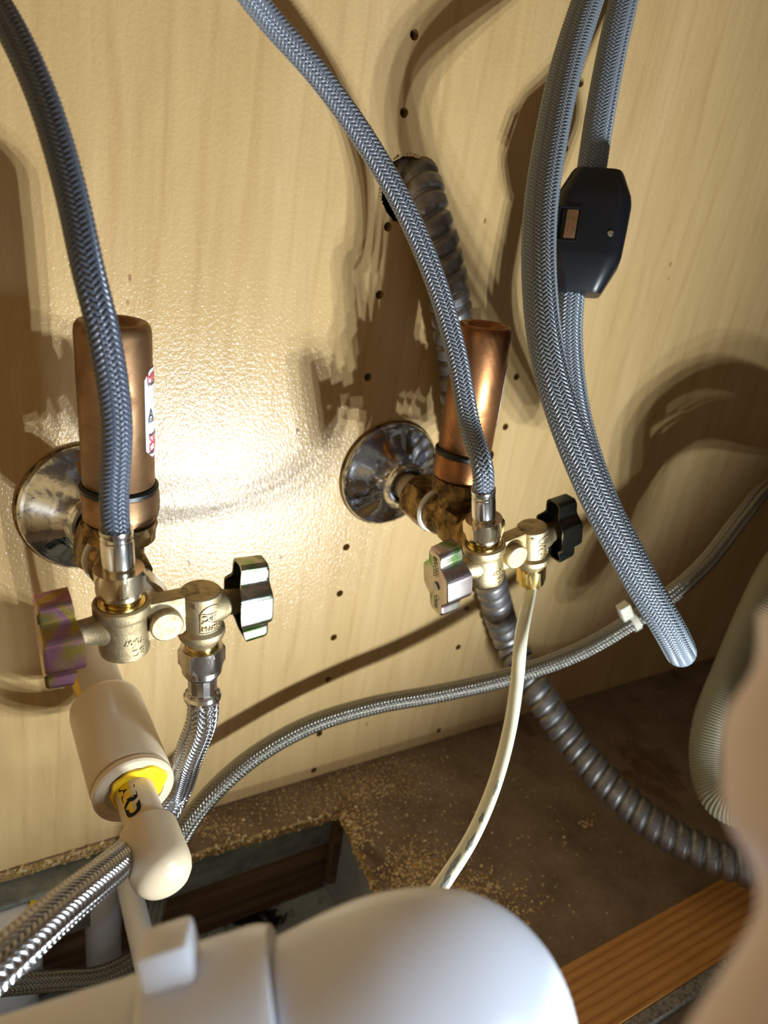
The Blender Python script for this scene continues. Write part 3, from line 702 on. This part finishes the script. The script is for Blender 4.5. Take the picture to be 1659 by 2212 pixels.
# ------------------------------------------------------------------ cream pipe with coupling and cap
CP = Vector((.0588, 0, .1345))
t = thing('capped_pipe', 'cream plastic pipe with wide coupling and rounded end cap, below the left valve', 'pipe')
ax = Vector((.0, -1, 0)); T = frame(CP, ax, (0, 0, 1))      # local X is up
sm('wall_pipe', lathe([(.0118, -.006), (.0118, .045), (0, .045)]), T, 'cpvc_old', t)
g = G(); g.add(*lathe([(0, .041), (.0150, .041), (.0166, .0425), (.0170, .045), (.0172, .094), (.0168, .0950), (.0160, .0952), (.0161, .0960), (.0170, .0966), (.0170, .0992), (.0162, .1000), (.0125, .1000), (.0115, .0985), (0, .0985)], 80), T); g.build('coupling', 'cpvc', t)
sm('reduced_pipe', lathe([(.0082, .097), (.0082, .130), (0, .130)]), T, 'cpvc', t)
g = G(); g.add(*lathe([(.0086, .1225), (.0112, .1228), (.0115, .1242), (.0118, .140), (.0117, .1425), (.0110, .1455), (.0094, .1480), (.0068, .1497), (.0034, .1506), (0, .1508)], 64), T); g.build('end_cap', 'cpvc', t, 50)
# yellow glue: ring round the joint and smears
V = []; Fc = []; n = 60
for i in range(n):
    a = 2*PI*i/n; up = math.cos(a); rgt = math.sin(a)
    ro = .0094+.0022*max(0, up)+.0040*max(0, math.cos(a+1.15))**3+.0004*math.sin(9*a)
    for r, h in ((.0081, .1008), (.0088, .1012), (ro, .1009), (ro+.0003, .1000)): V.append((r*math.cos(a), r*math.sin(a), h))
for i in range(n):
    for k in range(3): q = 4*i+k; q2 = 4*((i+1) % n)+k; Fc.append((q, q2, q2+1, q+1))
mesh('glue_ring', [T@Vector(v) for v in V], Fc, 'glue', t)['label'] = 'bright yellow glue'
def patch(r, a0, a1, h0, h1, name, mt, taper=0.0):
    V = []; Fc = []; n = 12; k = 12
    for j in range(k+1):
        for i in range(n+1):
            f = j/k; e = taper*f; jit = .0006*noise.noise(Vector((f*9, i, r*1000))) if i in (0, n) else 0
            a = a0+(a1-a0)*(e/2+(1-e)*i/n)+jit/r; V.append((r*math.cos(a), r*math.sin(a), h0+(h1-h0)*f))
    for j in range(k):
        for i in range(n): q = j*(n+1)+i; Fc.append((q, q+1, q+n+2, q+n+1))
    return mesh(name, [T@Vector(v) for v in V], Fc, mt, t)
# about the frame: angle 0 is up, +90 deg is to the +Y-local side
side = 1 if (T.to_3x3()@Vector((0, 1, 0))).x < 0 else -1     # side>0: positive angles lean left
patch(.01185, side*.95, side*1.45, .012, .041, 'glue_smear', 'glue')
patch(.00826, side*.35, side*1.15, .1005, .1188, 'glue_smear', 'glue', .5)
tv, tf = text_vf('ARD', .0088, .00003, .00045)
VV = [Vector((.00832*math.cos(side*.60-v.y*side/.0083), .00832*math.sin(side*.60-v.y*side/.0083), .1105+v.x*.98)) for v in tv]
mesh('printed_letters', [T@v for v in VV], tf, 'ink', t, 0)

# ------------------------------------------------------------------ pipes inside the cut-out
t = thing('drain_fitting', 'white pipe fitting with yellow glue rings in the cut-out, at the photo left edge', 'fitting')
b0 = Vector((.004, -.016, -.105)); T = frame(b0, (0, 0, 1))
g = G(); g.add(*lathe([(0, 0), (.019, 0), (.019, .030), (.0225, .034), (.0225, .062), (.0195, .066), (.0195, .085), (.021, .086), (.021, .0925), (.0165, .093), (0, .093)], 56), T); g.build('socket', 'pvc', t)
for z_ in (.0325, .0925):
    g = G(); g.add(*lathe([(.0170, z_), (.0205, z_-.001), (.0212, z_+.0012), (.0180, z_+.0022)], 56), T); g.build('glue_ring', 'glue', t)['label'] = 'yellow glue ring'
o = sm('buried_pipe', cyl(.011, 0, .085), frame((.062, .010-.02, -.105), (0, 0, 1)), 'pvc'); tag(o, 'white upright pipe in the cut-out behind the steel hose', 'pipe')
a_ = atz(275, 1900, .450); b_ = atz(318, 2080, .400)
p = Path([a_+(a_-b_)*.2, a_, b_, b_+(b_-a_)*.35]); t = thing('buried_pipe', 'grey white slanted pipe in the cut-out under the cream end cap', 'pipe'); tube(p, lambda a, b: .0068, 32, .004, 'pipe_wall', 'pvc', t)

# ------------------------------------------------------------------ dishwasher drain hose, ribbed
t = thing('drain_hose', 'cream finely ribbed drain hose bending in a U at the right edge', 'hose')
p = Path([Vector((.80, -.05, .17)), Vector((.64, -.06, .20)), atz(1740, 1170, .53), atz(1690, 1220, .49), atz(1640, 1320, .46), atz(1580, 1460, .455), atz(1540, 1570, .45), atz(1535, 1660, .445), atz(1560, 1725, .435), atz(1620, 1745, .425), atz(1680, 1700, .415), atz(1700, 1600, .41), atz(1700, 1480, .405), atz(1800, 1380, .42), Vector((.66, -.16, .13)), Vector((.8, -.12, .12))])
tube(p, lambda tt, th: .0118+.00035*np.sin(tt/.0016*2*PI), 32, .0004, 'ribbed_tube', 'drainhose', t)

# ------------------------------------------------------------------ near, out-of-focus drain parts
t = thing('drain_trap', 'large white plastic drain elbow with slip nut, out of focus across the bottom', 'drain pipe')
zd = .152; K = zd/.150
A0 = atz(-60, 2610, zd*.92); A1 = atz(330, 2420, zd*.97); A2 = atz(640, 2312, zd*1.0); A3 = atz(860, 2220, zd*1.02); A4 = atz(975, 2205, zd*1.05); A5 = atz(1000, 2330, zd*1.12); A6 = atz(1010, 2700, zd*1.2)
p = Path([A0, A1, A2, A3, A4, A5, A6])
axd = (A2-A1).normalized()
s2 = float(p.t[np.linalg.norm(p.C-np.array(A2), axis=1).argmin()]); s1 = float(p.t[np.linalg.norm(p.C-np.array(atz(365, 2425, zd*.955)), axis=1).argmin()])
def relb(tt, th): return .0272+.0*tt
tube(p, lambda tt, th: np.where(tt < s2+.002, K*.0215, K*.0240+K*.0012*np.clip((tt-s2)/.02, 0, 1)), 72, .0012, 'elbow', 'pvc', t, s1*.6)
C1 = Vector(p.ev(np.array([s1]))[0][0]); C2 = Vector(p.ev(np.array([s2]))[0][0]); Tn = frame(C1, C2-C1, (Vector(CAM)-C1)); Ln = (C2-C1).length
g = G(); g.add(*lathe([(K*.021, 0), (K*.0270, 0), (K*.0278, K*.001), (K*.0278, Ln-.003), (K*.0270, Ln), (K*.021, Ln+.0005)], 80), Tn); g.build('slip_nut', 'pvc', t, 30)
g = G(); g.add(*lathe([(K*.020, K*-.05), (K*.0255, K*-.05), (K*.0255, K*-.0022), (K*.0245, K*-.0005), (K*.020, 0)], 80), Tn); g.build('tail_pipe', 'pvc', t, 30)
up = -Vector(R@[0, 1, 0])                        # wing tab standing on the nut
an = math.atan2(up.dot(Tn.to_3x3()@Vector((0,1,0))), up.dot(Tn.to_3x3()@Vector((1,0,0))))
Tw = Tn@Matrix.Rotation(an, 4, 'Z')
sm('nut_wing', box(K*.0255, K*.0345, -.006, .006, .0015, Ln*.46, .0012), Tw, 'pvc', t, 30)
V = []; Fc = []                                   # faded purple mark on the tail pipe
for q in range(13):
    f = q/12; wd_ = .10*math.sin(PI*(f*.94+.03))
    for a in (.62-wd_, .62, .62+wd_): V.append((K*.02556*math.cos(a), K*.02556*math.sin(a), -.004-.020*f))
for q in range(12):
    for k in (0, 1): e = 3*q+k; Fc.append((e, e+1, e+4, e+3))
mesh('purple_mark', [Tw@Vector(v) for v in V], Fc, plastic('purple_primer', (.22,.12,.20), .5), t, 0)['label'] = 'faded purple smear'

t = thing('tail_piece', 'blurred beige drain pipe with bulging collar, very near at the lower right edge', 'drain pipe')
p = Path([atz(1790, 1330, .078), atz(1790, 1480, .077), atz(1790, 1650, .076), atz(1795, 1850, .074), atz(1795, 1990, .073), atz(1760, 2120, .072), atz(1690, 2260, .071), atz(1620, 2420, .070)])
LL = p.L
def rt(tt, th):
    x = tt/LL; return .0066+.0035*np.exp(-((x-.33)/.17)**4)-.0004*np.exp(-((x-.64)/.06)**2)+.0010*np.clip((x-.72)/.2, 0, 1)
tube(p, rt, 56, .001, 'pipe_wall', 'beige', t)


# ------------------------------------------------------------------ sawdust
def crumbs(spots, name, label, mt):
    ico = bmesh.new(); bmesh.ops.create_icosphere(ico, subdivisions=1, radius=1); base = np.array([v.co[:] for v in ico.verts]); ff = np.array([[v.index for v in f.verts] for f in ico.faces]); ico.free()
    V = []; Fs = []
    for (x, y, z, s) in spots:
        q = base*(1+.35*rng.standard_normal(base.shape)*.6)*s*np.array([rng.uniform(.6, 1.5), rng.uniform(.6, 1.5), rng.uniform(.4, .8)])
        a = rng.uniform(0, 6.28); q = q@np.array([[math.cos(a), -math.sin(a), 0], [math.sin(a), math.cos(a), 0], [0, 0, 1]])
        n = len(V)*len(base); V.append(q+[x, y, z+s*.35]); Fs.append(ff+n)
    o = mesh(name, np.vstack(V), np.vstack(Fs), mt, None, 0); return tag(o, label, 'sawdust', None, 'stuff')
cutp = [tuple(c) for c in cut]
def on_floor(x, y): return y < -.0008 and not inside(x, y, cutp)
sp = []
def pile(u, v, ru, rv, n, s0=.0004, s1=.0011):
    k = 0; tries = 0
    while k < n and tries < n*6:
        tries += 1; p = flr(u+rng.normal()*ru, v+rng.normal()*rv)
        if on_floor(p.x, p.y): sp.append((p.x, p.y, 0, rng.uniform(s0, s1)*rng.uniform(.6, 1.2))); k += 1
pile(800, 1700, 70, 22, 900, .0003, .0007); pile(640, 1735, 90, 22, 500, .0003, .0006); pile(850, 1650, 50, 14, 250, .0003, .0006); pile(470, 1790, 40, 16, 260, .0003, .0008)
pile(760, 1790, 26, 22, 200, .0004, .0012); pile(900, 1880, 45, 28, 800, .0003, .0009); pile(980, 1920, 70, 24, 600, .0003, .0010); pile(1080, 1960, 60, 22, 260, .0003, .0009)
pile(860, 1800, 80, 60, 160, .0003, .0006); pile(1100, 1720, 160, 110, 130, .0003, .0008); pile(1265, 1778, 10, 8, 22, .0004, .0013); pile(1000, 1860, 120, 50, 120, .0004, .0012)
for i in range(len(cutp)):
    x, y = cutp[i]
    if y > -.20 and x > -.03:
        for _ in range(5):
            sp.append((x+rng.normal()*.0012, y+rng.normal()*.0010, -rng.uniform(0, .0065), rng.uniform(.0004, .0012)))
crumbs(sp, 'sawdust', 'pale yellow sawdust and crumbs scattered round the cut-out in the floor', 'dust')
sp = []
for i in range(150):
    a = rng.uniform(-.3, 3.6); sp.append((pc.x-.001+.0155*math.cos(a), -.0006, pc.z-.002+.0158*math.sin(a), rng.uniform(.0002, .0006)))
o = crumbs(sp, 'wood_splinters', 'pale torn wood fibres round the conduit hole in the wall', 'dust'); o['category'] = 'wood fibres'
